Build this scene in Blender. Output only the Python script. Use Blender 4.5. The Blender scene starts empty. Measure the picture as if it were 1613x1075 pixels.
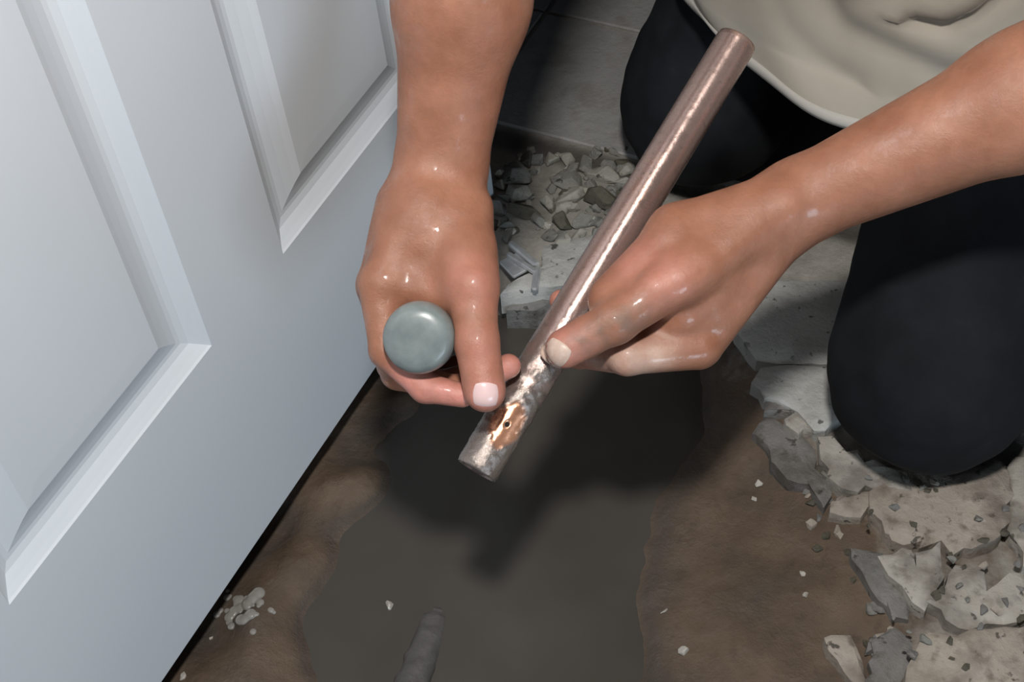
import bpy, bmesh, math, random
import numpy as np
from mathutils import Vector, Matrix
random.seed(7); rng = np.random.default_rng(7)
scene = bpy.context.scene
COL = scene.collection

# ------------------------------------------------------------------ camera
# world: x = away from the door face (x=0), y = along the door away from the viewer, z up, metres
F = 2268.0
_d = np.array([244., 1963., F]); _d /= np.linalg.norm(_d)
_h = np.array([1744., -2837., F]); _h -= _d*(_h@_d); _h /= np.linalg.norm(_h)
_x = np.cross(_d, _h)
M = np.stack([_x, _h, -_d])
C = np.array([.57, 0, 1.03])
def ray(px, py): return M @ np.array([(px-806.5)/F, (py-537.5)/F, 1.])
def P(px, py, dep): return C + ray(px, py)*dep
def onz(px, py, z=0.):
    r = ray(px, py); return C + r*((z-C[2])/r[2])
cd = bpy.data.cameras.new('camera'); cam = bpy.data.objects.new('camera', cd); COL.objects.link(cam)
cd.lens = 36*F/1613; cd.sensor_width = 36; cd.sensor_fit = 'HORIZONTAL'; cd.clip_start = .02
R = np.eye(4); R[:3, 0] = M[:, 0]; R[:3, 1] = -M[:, 1]; R[:3, 2] = -M[:, 2]; R[:3, 3] = C
cam.matrix_world = Matrix(R.tolist()); scene.camera = cam

# ------------------------------------------------------------------ world, lamp, exposure
w = bpy.data.worlds.new('world'); scene.world = w; w.use_nodes = True
w.node_tree.nodes['Background'].inputs[0].default_value = (.62, .72, .88, 1)
w.node_tree.nodes['Background'].inputs[1].default_value = .02
ld = bpy.data.lights.new('hand_lamp', 'POINT'); ld.energy = 54; ld.color = (1, .97, .93); ld.shadow_soft_size = .05
lamp = bpy.data.objects.new('hand_lamp', ld); lamp.location = (.50, .185, 1.40); COL.objects.link(lamp)
fill_d = bpy.data.lights.new('cool_fill_light', 'AREA'); fill_d.shape = 'RECTANGLE'; fill_d.size = 1.1; fill_d.size_y = .7; fill_d.energy = 20; fill_d.color = (.70, .86, 1.)  # added cool fill light for the lower door, no window built
fill_ob = bpy.data.objects.new('cool_fill_light', fill_d); fill_ob.location = (2.4, -.9, .42); COL.objects.link(fill_ob)
fill_ob.rotation_euler = (Vector((0, .45, .1))-fill_ob.location).to_track_quat('-Z', 'Y').to_euler()
scene.view_settings.view_transform = 'Standard'; scene.view_settings.look = 'None'
scene.view_settings.gamma = 1; scene.view_settings.use_curve_mapping = False
scene.view_settings.exposure = 0.0

# ------------------------------------------------------------------ materials
class N:
    def __init__(s, name):
        s.m = bpy.data.materials.new(name); s.m.use_nodes = True
        s.t = s.m.node_tree; s.b = s.t.nodes['Principled BSDF']
    def new(s, ty, **kw):
        n = s.t.nodes.new(ty)
        for k, v in kw.items(): setattr(n, k, v)
        return n
    def link(s, a, b): s.t.links.new(a, b)
    def coords(s): return s.new('ShaderNodeTexCoord').outputs['Object']
    def noise(s, scale, detail=4, rough=.6, co=None, stretch=None):
        n = s.new('ShaderNodeTexNoise'); n.inputs['Scale'].default_value = scale
        n.inputs['Detail'].default_value = detail; n.inputs['Roughness'].default_value = rough
        co = co or s.coords()
        if stretch:
            mp = s.new('ShaderNodeMapping'); mp.inputs['Scale'].default_value = stretch
            s.link(co, mp.inputs[0]); co = mp.outputs[0]
        s.link(co, n.inputs['Vector']); return n.outputs['Fac']
    def ramp(s, fac, stops):
        r = s.new('ShaderNodeValToRGB'); e = r.color_ramp.elements
        while len(e) < len(stops): e.new(.5)
        for el, (p, c) in zip(e, stops):
            el.position = p; el.color = (c if len(c) == 4 else (*c, 1)) if hasattr(c, '__len__') else (c, c, c, 1)
        s.link(fac, r.inputs[0]); return r.outputs[0]
    def mix(s, fac, a, b, mode='MIX'):
        n = s.new('ShaderNodeMix', data_type='RGBA', blend_type=mode)
        for sock, v in ((n.inputs[0], fac), (n.inputs[6], a), (n.inputs[7], b)):
            if hasattr(v, 'is_output'): s.link(v, sock)
            else: sock.default_value = v if not hasattr(v, '__len__') else (*v, 1) if len(v) == 3 else v
        return n.outputs[2]
    def attr(s, name): 
        n = s.new('ShaderNodeAttribute'); n.attribute_name = name; return n.outputs['Fac']
    def bump(s, h, strength=.3, dist=.002):
        b = s.new('ShaderNodeBump'); b.inputs['Strength'].default_value = strength
        b.inputs['Distance'].default_value = dist; s.link(h, b.inputs['Height'])
        s.link(b.outputs[0], s.b.inputs['Normal'])
    def set(s, **kw):
        for k, v in kw.items():
            sock = s.b.inputs[k.replace('_', ' ')]
            if hasattr(v, 'is_output'): s.link(v, sock)
            else: sock.default_value = v if not (hasattr(v, '__len__') and len(v) == 3 and sock.type == 'RGBA') else (*v, 1)
        return s.m

def mat_simple(name, c, c2=None, scale=40, rough=.6, bump=.2, bdist=.001, metallic=0., lo=.35, hi=.65):
    n = N(name)
    f = n.noise(scale, 5)
    n.set(Base_Color=n.ramp(f, [(lo, c), (hi, c2 or c)]), Roughness=rough, Metallic=metallic)
    if bump: n.bump(n.noise(scale*2.5, 5), bump, bdist)
    return n.m

ANISO = .25
def make_mats():
    D = {}
    # painted door
    n = N('white_paint'); f = n.noise(3, 2)
    n.set(Base_Color=n.ramp(f, [(.3, (.66, .70, .745)), (.7, (.70, .74, .78))]), Roughness=.38)
    n.bump(n.noise(350, 2), .04, .0004); D['door'] = n.m
    # skin, with a redder tint on fingers and palm side
    n = N('wet_brown_skin')
    f1 = n.noise(26, 4); f2 = n.noise(110, 3)
    a = n.ramp(f1, [(.3, (.295, .116, .064)), (.7, (.43, .190, .116))])
    a = n.mix(n.attr('pink'), a, (.72, .29, .24))
    a = n.mix(n.attr('pale'), a, (.66, .47, .38))
    a = n.mix(n.ramp(f2, [(.35, .0), (.75, .30)]), a, (.26, .125, .075))
    a = n.mix(n.ramp(n.attr('grime_shade'), [(0., 0.), (1., 1.)]), a, (.21, .13, .095))
    rg = n.ramp(n.noise(75, 5, .7), [(.38, .285), (.62, .53)])
    n.set(Base_Color=a, Roughness=rg, Subsurface_Weight=.08, Subsurface_Radius=(.6, .25, .15), Subsurface_Scale=.006,
          Specular_IOR_Level=.55, Coat_Weight=n.ramp(n.noise(70, 4, .7), [(.51, 0.), (.62, .6)]), Coat_Roughness=.17)
    w1 = n.noise(210, 7, .75); n.bump(w1, .42, .0014); D['skin'] = n.m
    n = N('fingernail'); n.set(Base_Color=(.80, .57, .55), Roughness=.3, Coat_Weight=.4, Coat_Roughness=.15); D['nail'] = n.m
    n = N('muddy_fingernail'); n.set(Base_Color=n.ramp(n.noise(160, 3), [(.4, (.60, .44, .36)), (.7, (.72, .58, .50))]), Roughness=.4); D['nail2'] = n.m
    # cloth
    n = N('beige_cotton')
    n.set(Base_Color=n.ramp(n.noise(9, 4), [(.3, (.35, .312, .258)), (.7, (.41, .37, .312))]), Roughness=.9, Sheen_Weight=.1)
    n.bump(n.noise(900, 2), .15, .0005); D['shirt'] = n.m
    n = N('beige_hem'); n.set(Base_Color=(.43, .41, .375), Roughness=.9); n.bump(n.noise(700, 2), .2, .0006); D['hem'] = n.m
    n = N('black_trouser_cloth')
    n.set(Base_Color=n.ramp(n.noise(16, 5, .65), [(.35, (.0055, .0064, .0085)), (.62, (.0095, .011, .014)), (.8, (.027, .028, .029))]), Roughness=.85, Specular_IOR_Level=.25)
    n.bump(n.noise(500, 3), .2, .0006); D['trousers'] = n.m
    n = N('dark_hair'); n.set(Base_Color=(.012, .01, .009), Roughness=.6); D['hair'] = n.m
    # copper pipe : object space z runs along the pipe
    n = N('muddy_copper')
    co = n.coords()
    f = n.noise(34, 6, .65, co, (1, 1, .45)); f2 = n.noise(140, 5, .7, co)
    base = n.ramp(f, [(.3, (.36, .255, .225)), (.52, (.50, .36, .32)), (.72, (.66, .40, .31))])
    dirt = n.mix(n.attr('grey'), base, (.30, .265, .24))
    dirt = n.mix(n.ramp(f2, [(.60, 0.), (.72, .75)]), dirt, (.11, .085, .075))
    dirt = n.mix(n.attr('bare'), dirt, (.86, .43, .26))
    tg = n.new('ShaderNodeTangent', direction_type='RADIAL', axis='Z'); n.link(tg.outputs[0], n.b.inputs['Tangent'])
    n.set(Anisotropic=.75, Anisotropic_Rotation=ANISO, Base_Color=dirt, Metallic=n.ramp(f, [(.3, .55), (.7, .85)]), Roughness=n.ramp(f2, [(.35, .20), (.65, .36)]))
    bh = n.new('ShaderNodeMath', operation='MULTIPLY'); n.link(n.noise(190, 6, .7, co), bh.inputs[0]); ga = n.new('ShaderNodeMath', operation='MULTIPLY_ADD'); n.link(n.attr('grey'), ga.inputs[0]); ga.inputs[1].default_value = .9; ga.inputs[2].default_value = .22; n.link(ga.outputs[0], bh.inputs[1]); n.bump(bh.outputs[0], .5, .0016); D['copper'] = n.m
    n = N('mud_plug'); n.set(Base_Color=(.21, .185, .165), Roughness=.7); n.bump(n.noise(200, 5), .5, .001); D['plug'] = n.m
    n = N('dark_hole'); n.set(Base_Color=(.008, .006, .005), Roughness=.8); D['hole'] = n.m
    # tool
    n = N('grey_rubber'); n.set(Base_Color=n.ramp(n.noise(60, 4), [(.35, (.155, .185, .185)), (.7, (.225, .26, .255))]), Roughness=.36, Coat_Weight=.3, Coat_Roughness=.2)
    n.bump(n.noise(120, 4), .12, .0008); D['rubber'] = n.m
    D['steel'] = mat_simple('worn_steel', (.55, .56, .57), (.80, .81, .81), 60, .30, .4, .0012, .6)
    # ground : mud and grey mortar blended by the attribute painted from what lies where
    n = N('mortar_and_mud')
    g1 = n.ramp(n.noise(22, 6, .65), [(.3, (.21, .195, .168)), (.5, (.31, .292, .258)), (.7, (.40, .372, .33))])
    m1 = n.ramp(n.noise(13, 6, .6), [(.28, (.064, .049, .037)), (.5, (.118, .081, .054)), (.72, (.17, .12, .082))])
    m1 = n.mix(n.ramp(n.noise(60, 4), [(.6, 0.), (.75, .6)]), m1, (.045, .032, .024))
    mf = n.attr('mud'); mf2 = n.new('ShaderNodeMath', operation='MULTIPLY_ADD'); 
    n.link(n.noise(45, 5), mf2.inputs[0]); mf2.inputs[1].default_value = .7; n.link(mf, mf2.inputs[2])
    k = n.ramp(mf2.outputs[0], [(.70, 0.), (1.0, 1.)])
    gm = n.mix(k, g1, m1)
    gm = n.mix(n.attr('grime_shade'), gm, (.052, .045, .040))
    n.set(Base_Color=gm, Roughness=n.ramp(n.noise(38, 4), [(.35, .42), (.65, .8)]))
    n.bump(n.noise(120, 7, .7), .6, .004); D['ground'] = n.m
    n = N('muddy_water')
    n.set(Base_Color=n.ramp(n.noise(6, 3), [(.3, (.067, .060, .052)), (.7, (.084, .076, .066))]), Roughness=.16, IOR=1.33)
    n.bump(n.noise(16, 2), .08, .004); D['water'] = n.m
    def stone(name, a, b, spots=(.13, .10, .075), sc=30, rough=.75, pits=True):
        n = N(name)
        c = n.ramp(n.noise(sc, 5), [(.3, a), (.7, b)])
        c = n.mix(n.ramp(n.noise(sc*2.1, 4, .6), [(.55, 0.), (.68, .75)]), c, spots)
        if pits: c = n.mix(n.ramp(n.noise(95, 3, .5), [(.64, 0.), (.69, .85)]), c, (.045, .038, .03))
        c = n.mix(n.ramp(n.noise(17, 4, .6), [(.48, 0.), (.64, .75)]), c, spots)
        n.set(Base_Color=c, Roughness=rough); n.bump(n.noise(sc*5, 7, .7), .7, .004); return n.m
    D['tile'] = stone('grey_tile', (.27, .262, .255), (.345, .338, .325), (.23, .218, .20), 8, .5, False)
    D['tile2'] = stone('pale_grey_tile', (.43, .43, .41), (.51, .508, .482), (.36, .35, .325), 14, .45)
    D['slab_pale'] = stone('pale_slab', (.41, .38, .335), (.50, .465, .415), (.17, .15, .125), 22)
    D['slab_tan'] = stone('tan_slab', (.37, .322, .27), (.46, .405, .35), (.15, .122, .095), 26)
    D['slab_grey'] = stone('wet_grey_slab', (.17, .166, .158), (.25, .24, .228), (.10, .085, .07), 26, .5)
    D['chunk_pale'] = stone('pale_mortar', (.36, .348, .30), (.48, .462, .40), (.19, .18, .15), 60)
    D['chunk_grey'] = stone('grey_mortar', (.22, .216, .195), (.32, .312, .28), (.10, .095, .085), 60)
    D['clod'] = stone('olive_clod', (.085, .078, .056), (.15, .135, .10), (.05, .045, .035), 60, .6)
    n = N('foam'); n.set(Base_Color=(.62, .60, .56), Roughness=.3, Alpha=.38, Coat_Weight=.4, Coat_Roughness=.1); D['foam'] = n.m
    n = N('glint_grit'); n.set(Base_Color=(.48, .45, .40), Roughness=.2, Coat_Weight=.6); D['grit'] = n.m  # pale colour stands in for small glints
    return D
MAT = make_mats()

# ------------------------------------------------------------------ helpers
def mk(name, verts, faces, mat, parent=None, smooth=False):
    me = bpy.data.meshes.new(name)
    me.from_pydata([tuple(map(float, v)) for v in verts], [], [tuple(int(i) for i in f) for f in faces])
    me.validate(); me.update()
    if smooth: me.polygons.foreach_set('use_smooth', [True]*len(me.polygons))
    if mat: me.materials.append(mat)
    o = bpy.data.objects.new(name, me); COL.objects.link(o)
    if parent: o.parent = parent
    return o
def mk_np(name, V, Q, mat, parent=None):
    me = bpy.data.meshes.new(name); n = len(Q)
    me.vertices.add(len(V)); me.vertices.foreach_set('co', np.asarray(V, np.float32).ravel())
    me.loops.add(4*n); me.loops.foreach_set('vertex_index', np.asarray(Q, np.int32).ravel())
    me.polygons.add(n); me.polygons.foreach_set('loop_start', np.arange(0, 4*n, 4, dtype=np.int32))
    me.polygons.foreach_set('use_smooth', np.ones(n, bool))
    me.update(calc_edges=True); me.validate()
    if mat: me.materials.append(mat)
    o = bpy.data.objects.new(name, me); COL.objects.link(o)
    if parent: o.parent = parent
    return o
def mk_bm(name, bm, mat, parent=None, smooth=False):
    me = bpy.data.meshes.new(name); bm.normal_update(); bm.to_mesh(me); bm.free()
    if smooth: me.polygons.foreach_set('use_smooth', [True]*len(me.polygons))
    if mat: me.materials.append(mat)
    o = bpy.data.objects.new(name, me); COL.objects.link(o)
    if parent: o.parent = parent
    return o
def attr(o, name, vals):
    a = o.data.attributes.new(name, 'FLOAT', 'POINT'); a.data.foreach_set('value', np.asarray(vals, np.float32))
def tag(o, label=None, cat=None, group=None, kind=None):
    for k, v in (('label', label), ('category', cat), ('group', group), ('kind', kind)):
        if v: o[k] = v
    return o
def empty(name, loc):
    o = bpy.data.objects.new(name, None); o.location = tuple(map(float, loc)); COL.objects.link(o)
    o.empty_display_size = .05; return o
def keep(o, parent):          # parent without moving
    o.parent = parent; o.matrix_parent_inverse = Matrix.Translation(-Vector(parent.location)); return o
def vnoise(p, s, seed=0):     # cheap smooth value noise in numpy, about -1..1
    q = np.asarray(p)*s + seed*17.31
    i = np.floor(q).astype(np.int64); f = q-i; f = f*f*(3-2*f)
    def h(a, b, c):
        n = (a*73856093) ^ (b*19349663) ^ (c*83492791) ^ (seed*2654435)
        n = (n ^ (n >> 13))*1274126177 & 0x7fffffff
        return ((n ^ (n >> 16)) & 0xffff)/32767.5-1
    r = 0
    for a in (0, 1):
        for b in (0, 1):
            for c in (0, 1):
                wgt = (f[..., 0] if a else 1-f[..., 0])*(f[..., 1] if b else 1-f[..., 1])*(f[..., 2] if c else 1-f[..., 2])
                r = r+wgt*h(i[..., 0]+a, i[..., 1]+b, i[..., 2]+c)
    return r

# signed-distance bodies and their surface
def cone(p, a, b, r1, r2, n=None, s=1.):
    a = np.asarray(a); b = np.asarray(b); ab = b-a
    t = np.clip(((p-a)@ab)/(ab@ab), 0, 1)
    q = p-(a+t[:, None]*ab)
    if n is not None:
        n = np.asarray(n)/np.linalg.norm(n); c = q@n; q = q+np.outer(c*(1/s-1), n)
        return (np.linalg.norm(q, axis=1)-(r1+(r2-r1)*t))*min(1., s)
    return np.linalg.norm(q, axis=1)-(r1+(r2-r1)*t)
def smin(a, b, k):
    h = np.clip(.5+.5*(b-a)/k, 0, 1)
    return b+(a-b)*h-k*h*(1-h)
def chain(p, pts, rs, k=.004):
    d = None
    for (a, b, r1, r2) in zip(pts[:-1], pts[1:], rs[:-1], rs[1:]):
        e = cone(p, a, b, r1, r2); d = e if d is None else smin(d, e, k)
    return d
def surface(fn, lo, hi, v, B=8, newton=1):
    lo = np.asarray(lo, float); hi = np.asarray(hi, float)
    nb = np.ceil((hi-lo)/(B*v)).astype(int); n = nb*B+1
    ax = [lo[i]+(np.arange(nb[i])+.5)*B*v for i in range(3)]
    g = np.stack(np.meshgrid(*ax, indexing='ij'), -1).reshape(-1, 3)
    dc = fn(g).reshape(nb); act = np.abs(dc) < B*v*.87*1.35
    full = np.repeat(np.repeat(np.repeat(dc, B, 0), B, 1), B, 2).astype(np.float32)
    am = np.repeat(np.repeat(np.repeat(act, B, 0), B, 1), B, 2)
    D = np.pad(full, ((0, 1),)*3, mode='edge'); Mk = np.pad(am, ((0, 1),)*3, mode='constant')
    for axx in range(3): Mk = Mk | np.roll(Mk, 1, axx)
    idx = np.argwhere(Mk)
    out = np.empty(len(idx), np.float32)
    for s in range(0, len(idx), 400000): out[s:s+400000] = fn(lo+idx[s:s+400000]*v)
    D[idx[:, 0], idx[:, 1], idx[:, 2]] = out
    S = D < 0
    cnt = np.zeros(n-1, np.int8)
    for a in (0, 1):
        for b in (0, 1):
            for c in (0, 1): cnt += S[a:n[0]-1+a, b:n[1]-1+b, c:n[2]-1+c]
    cells = np.argwhere((cnt > 0) & (cnt < 8))
    cid = -np.ones(n-1, np.int32); cid[cells[:, 0], cells[:, 1], cells[:, 2]] = np.arange(len(cells))
    acc = np.zeros((len(cells), 3)); num = np.zeros(len(cells))
    cs = [(a, b, c) for a in (0, 1) for b in (0, 1) for c in (0, 1)]
    for i in range(8):
        for j in range(i+1, 8):
            if sum(abs(np.subtract(cs[i], cs[j]))) != 1: continue
            A = cells+cs[i]; Bc = cells+cs[j]
            da = D[A[:, 0], A[:, 1], A[:, 2]]; db = D[Bc[:, 0], Bc[:, 1], Bc[:, 2]]
            m = (da < 0) != (db < 0); t = np.where(m, da/np.where(m, da-db, 1), 0)
            acc += m[:, None]*(np.array(cs[i])+t[:, None]*np.subtract(cs[j], cs[i])); num += m
    V = lo+(cells+acc/num[:, None])*v
    quads = []
    for axx in range(3):
        u, w_ = (axx+1) % 3, (axx+2) % 3
        s0 = [slice(1, -1)]*3; s0[axx] = slice(0, -1); s1 = list(s0); s1[axx] = slice(1, None)
        a = S[tuple(s0)]; b = S[tuple(s1)]
        for flip, mm in ((False, a & ~b), (True, ~a & b)):
            e = np.argwhere(mm)+np.array([0 if k == axx else 1 for k in range(3)])
            du = np.zeros(3, int); du[u] = 1; dw = np.zeros(3, int); dw[w_] = 1
            q = [cid[tuple((e-du-dw).T)], cid[tuple((e-dw).T)], cid[tuple(e.T)], cid[tuple((e-du).T)]]
            q = np.stack(q[::-1] if flip else q, 1); quads.append(q)
    Q = np.concatenate(quads); Q = Q[(Q >= 0).all(1)]
    h = v*.5
    for _ in range(newton):
        d0 = fn(V); G = np.stack([(fn(V+np.eye(3)[i]*h)-fn(V-np.eye(3)[i]*h))/(2*h) for i in range(3)], 1)
        V = V-G*(np.clip(d0, -v, v)/np.maximum((G*G).sum(1), .25))[:, None]
    return V, Q

def poly_prism(name, pts, ztop, thick, mat, parent, jit=.0055, seg=.0085, bev=.0022, tilt=0., dents=.0012):
    """a broken flat piece: irregular outline, chamfered rim, slightly uneven top, its own thickness"""
    pts = [np.array(p[:2]) for p in pts]; out = []
    for a, b in zip(pts, pts[1:]+pts[:1]):
        k = max(1, int(np.linalg.norm(b-a)/seg))
        for i in range(k):
            q = a+(b-a)*i/k
            if jit: q = q+rng.normal(0, jit*.5, 2)
            out.append(q)
    c = np.mean(out, 0); bm = bmesh.new(); n = len(out); sd = int(rng.integers(1, 900))
    tx, ty = rng.normal(0, tilt, 2) if tilt else (0, 0)
    def z(q):
        v3 = np.array([[q[0], q[1], 0.]])
        return ztop+tx*(q[0]-c[0])+ty*(q[1]-c[1])+dents*float(vnoise(v3, 32, sd)[0]+.5*vnoise(v3, 90, sd+1)[0])
    rims = []
    for fr, off, dz in ((.66, 0, 0), (.33, 0, 0), (0, bev*1.8, -.0003), (0, 0, -bev), (0, -.001, -thick)):
        ring = []
        for q in out:
            dv = c-q; L = np.linalg.norm(dv)+1e-6; p = q+dv*fr+dv/L*min(off, L*.5)
            ring.append(bm.verts.new((p[0], p[1], z(p)+dz)))
        rims.append(ring)
    cv = bm.verts.new((c[0], c[1], z(c)))
    for i in range(n): bm.faces.new((cv, rims[0][i], rims[0][(i+1) % n]))
    for k_, (r0, r1) in enumerate(zip(rims[:-1], rims[1:])):
        for i in range(n): bm.faces.new((r0[i], r1[i], r1[(i+1) % n], r0[(i+1) % n]))
    bm.faces.new(rims[-1][::-1])
    bmesh.ops.recalc_face_normals(bm, faces=bm.faces)
    o = mk_bm(name, bm, mat, parent, True)
    o.data.set_sharp_from_angle(angle=math.radians(42))
    return o

# ================================================================== THE SETTING
# ------------------------------------------------------------------ ground: heights and what it is made of, as surveyed points
ZW = -.05                                                        # water level
ctl = []                                                          # (px, py, z, mud)
for a in [(250, 1070), (330, 960), (430, 830), (540, 690), (610, 575)]: ctl.append((*a, -.032, .9))
for a in [(330, 1060), (400, 970), (455, 870), (530, 740)]: ctl.append((*a, -.030, .8))
for a in [(505, 1070), (480, 960), (505, 850), (555, 745), (610, 660)]: ctl.append((*a, -.049, 1.))
for a in [(600, 1000), (700, 900), (850, 950), (800, 760), (700, 690), (900, 720), (880, 1060), (700, 1060), (800, 570), (1000, 680), (940, 640)]: ctl.append((*a, -.10, 1.))
for a in [(1000, 1070), (985, 960), (1015, 860), (1010, 790), (1070, 730), (1110, 680)]: ctl.append((*a, -.051, 1.))
for a in [(1100, 1000), (1150, 870), (1180, 760)]: ctl.append((*a, -.038, 1.))
for a in [(1200, 1000), (1250, 860), (1250, 790), (1300, 1010), (1200, 1070)]: ctl.append((*a, -.028, 1.))
for a in [(1325, 860), (1370, 960), (1385, 1060), (1290, 790), (1205, 690), (1160, 650)]: ctl.append((*a, -.022, .9))
for a in [(1180, 560), (1230, 640), (1300, 720), (1400, 880), (1440, 1000), (1440, 1070), (1400, 800), (1480, 820), (1520, 920), (1580, 860)]: ctl.append((*a, -.016, .5))
for a in [(800, 505), (850, 505), (960, 480), (1060, 500)]: ctl.append((*a, -.06, .9))
for a in [(790, 455), (850, 455), (960, 420)]: ctl.append((*a, -.016, .25))
ctl = [(*onz(a, b, z)[:2], z, m) for a, b, z, m in ctl if not (z == -.032 and m == .9)]
for yy in (.2, .3, .4, .5, .6, .7): ctl.append((.004, yy, -.046, .9)); ctl.append((.034, yy, -.030, .85))
for a in [(-.05, .25), (-.05, .5), (-.05, .8)]: ctl.append((*a, -.055, .6))
for yy in np.arange(-.4, 2.5, .24):
    for xx in np.arange(-1.0, 1.7, .27):
        near = min(math.hypot(xx-c[0], yy-c[1]) for c in ctl[:70])
        if near > .17 and not (-.02 < xx < .5 and yy < .55): ctl.append((xx, yy, -.005, .15))
for a in [(.05, .12, -.022, .9), (.2, .24, -.09, 1.), (.2, .07, -.03, .9), (.08, .05, -.022, .8), (.33, .08, -.02, .8), (.42, .2, -.025, .95), (.55, .3, -.014, .3), (.2, -.15, -.015, .4)]: ctl.append(a)
ctl = np.array(ctl)
def rbf_fit(X, y, lam=2e-4):
    r = np.linalg.norm(X[:, None]-X[None], axis=2)
    K = np.sqrt(r*r+.0002)-np.eye(len(X))*.008
    A = np.block([[K, np.ones((len(X), 1))], [np.ones((1, len(X))), np.zeros((1, 1))]])
    return np.linalg.solve(A, np.r_[y, 0])
wz = rbf_fit(ctl[:, :2], ctl[:, 2]); wm = rbf_fit(ctl[:, :2], ctl[:, 3])
def rbf(X, wv):
    out = np.empty(len(X))
    for s in range(0, len(X), 40000):
        r = np.linalg.norm(X[s:s+40000, None]-ctl[None, :, :2], axis=2); out[s:s+40000] = np.sqrt(r*r+.0002)@wv[:-1]+wv[-1]
    return out
def ground_z(X):
    X = np.atleast_2d(np.asarray(X, float))[:, :2]
    z = rbf(X, wz); p = np.c_[X, np.zeros(len(X))]
    deep = np.clip((-.012-z)/.03, 0, 1)
    n = vnoise(p, 28, 1)*.0026+vnoise(p, 70, 2)*.0012+vnoise(p, 160, 3)*.0004
    z = z+n*(.55+.45*deep)
    z = z-.004*np.exp(-((X[:, 1]-1.034)/.012)**2)
    return np.minimum(z, -.004+vnoise(p, 120, 5)*.0006)
def build_ground():
    xs = np.unique(np.r_[np.linspace(-1.6, -.12, 20), np.arange(-.12, .72, .004), np.linspace(.72, 1.9, 18)])
    ys = np.unique(np.r_[np.linspace(-.9, .2, 14), np.arange(.2, 1.16, .004), np.linspace(1.16, 2.6, 20)])
    gx, gy = np.meshgrid(xs, ys, indexing='ij'); X = np.c_[gx.ravel(), gy.ravel()]
    z = ground_z(X); m = np.clip(rbf(X, wm), 0, 1)
    ny = len(ys); i, j = np.meshgrid(np.arange(len(xs)-1), np.arange(ny-1), indexing='ij'); b = (i*ny+j).ravel()
    o = mk_np('floor', np.c_[X, z], np.stack([b, b+ny, b+ny+1, b+1], 1), MAT['ground'])
    attr(o, 'mud', m)
    gr = np.exp(-((X[:, 1]-1.030)/.017)**4)*.85*(X[:, 0] > -.2)  # dark gap in front of the tiles, its shade put into the colour
    gr = np.maximum(gr, .65*np.exp(-((z-ZW-.003)/.0035)**2)*(m > .5))
    attr(o, 'grime_shade', gr)
    return tag(o, 'broken floor with a muddy pit dug beside the door', None, None, 'structure')
floor = build_ground()

# whole tiles, 20 cm grid, one mesh shared by all
def tile_mesh():
    bm = bmesh.new(); h = .0975; t = .0105; b = .0018
    rings = [[(-h+b, -h+b), (h-b, -h+b), (h-b, h-b), (-h+b, h-b)], [(-h, -h), (h, -h), (h, h), (-h, h)], [(-h, -h), (h, -h), (h, h), (-h, h)]]
    vs = [[bm.verts.new((x, y, z)) for x, y in r] for r, z in zip(rings, (0, -b, -t))]
    bm.faces.new(vs[0])
    for a, c in zip(vs[:-1], vs[1:]):
        for i in range(4): bm.faces.new((a[i], c[i], c[(i+1) % 4], a[(i+1) % 4]))
    me = bpy.data.meshes.new('tile'); bm.to_mesh(me); bm.free(); me.materials.append(MAT['tile']); return me
TM = tile_mesh()
for iy in range(-3, 7):
    for ix in range(-5, 9):
        x, y = .02+.2*ix, 1.148+.2*iy
        if y < 1.1 and -.16 < x < .80: continue
        if y < 1.1 and x < 0 and y < .0: continue
        o = bpy.data.objects.new('tile', TM); COL.objects.link(o); o.parent = floor
        o.location = (x, y, random.uniform(-.0006, .0006)); o.rotation_euler = (0, 0, random.choice((0, 1, 2, 3))*math.pi/2)

# broken tile and slab pieces left around the pit (outlines surveyed on the floor plane)
def zpts(x0, y0, s, pts): return [(x0+s*a, y0+s*b) for a, b in pts]
def slab(name, px, ztop, thick, mat, **kw):
    return poly_prism(name, [onz(a, b, ztop) for a, b in px], ztop, thick, MAT[mat], floor, **kw)
z3 = lambda p: zpts(1150, 540, .2418, p)
z4 = lambda p: zpts(1330, 700, .186, p)
z5 = lambda p: zpts(1250, 850, .225, p)
z2 = lambda p: zpts(760, 320, .279, p)
slab('broken_tile', [(1150, 440), (1420, 440), (1420, 560), (1310, 572), (1225, 570), (1190, 566), (1160, 520)], .0, .02, 'tile2', jit=.0015)
slab('broken_tile', z3([(200, 150), (360, 142), (800, 142), (800, 420), (620, 570), (550, 560), (445, 440), (380, 400), (230, 352), (150, 250)]), .0005, .02, 'tile2', jit=.002)
slab('broken_tile', z3([(215, 362), (380, 400), (430, 436), (340, 470), (310, 452), (225, 440)]), -.005, .02, 'slab_grey')
slab('broken_tile', z3([(345, 482), (430, 446), (530, 556), (500, 572), (430, 578), (350, 535)]), -.002, .02, 'slab_pale')
slab('slab_fragment', z3([(170, 520), (310, 505), (420, 615), (545, 622), (560, 770), (690, 975), (620, 1060), (520, 930), (400, 880), (280, 790), (240, 740), (250, 640), (150, 590)]), -.012, .02, 'slab_grey', dents=.002)
slab('slab_fragment', z3([(575, 590), (640, 590), (900, 760), (1150, 860), (1200, 960), (900, 955), (715, 945), (650, 810), (580, 700)]), -.001, .02, 'slab_pale', dents=.003)
slab('slab_fragment', z3([(705, 965), (905, 965), (900, 1060), (860, 1130), (740, 1150), (640, 1090)]), -.006, .02, 'slab_tan', dents=.002)
slab('slab_fragment', z4([(200, 380), (480, 200), (960, 200), (1380, 120), (1400, 560), (1380, 700), (1250, 830), (900, 930), (870, 830), (700, 860), (620, 820), (420, 790), (345, 800), (350, 650), (240, 540)]), .0, .022, 'slab_tan', dents=.0025)
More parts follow.
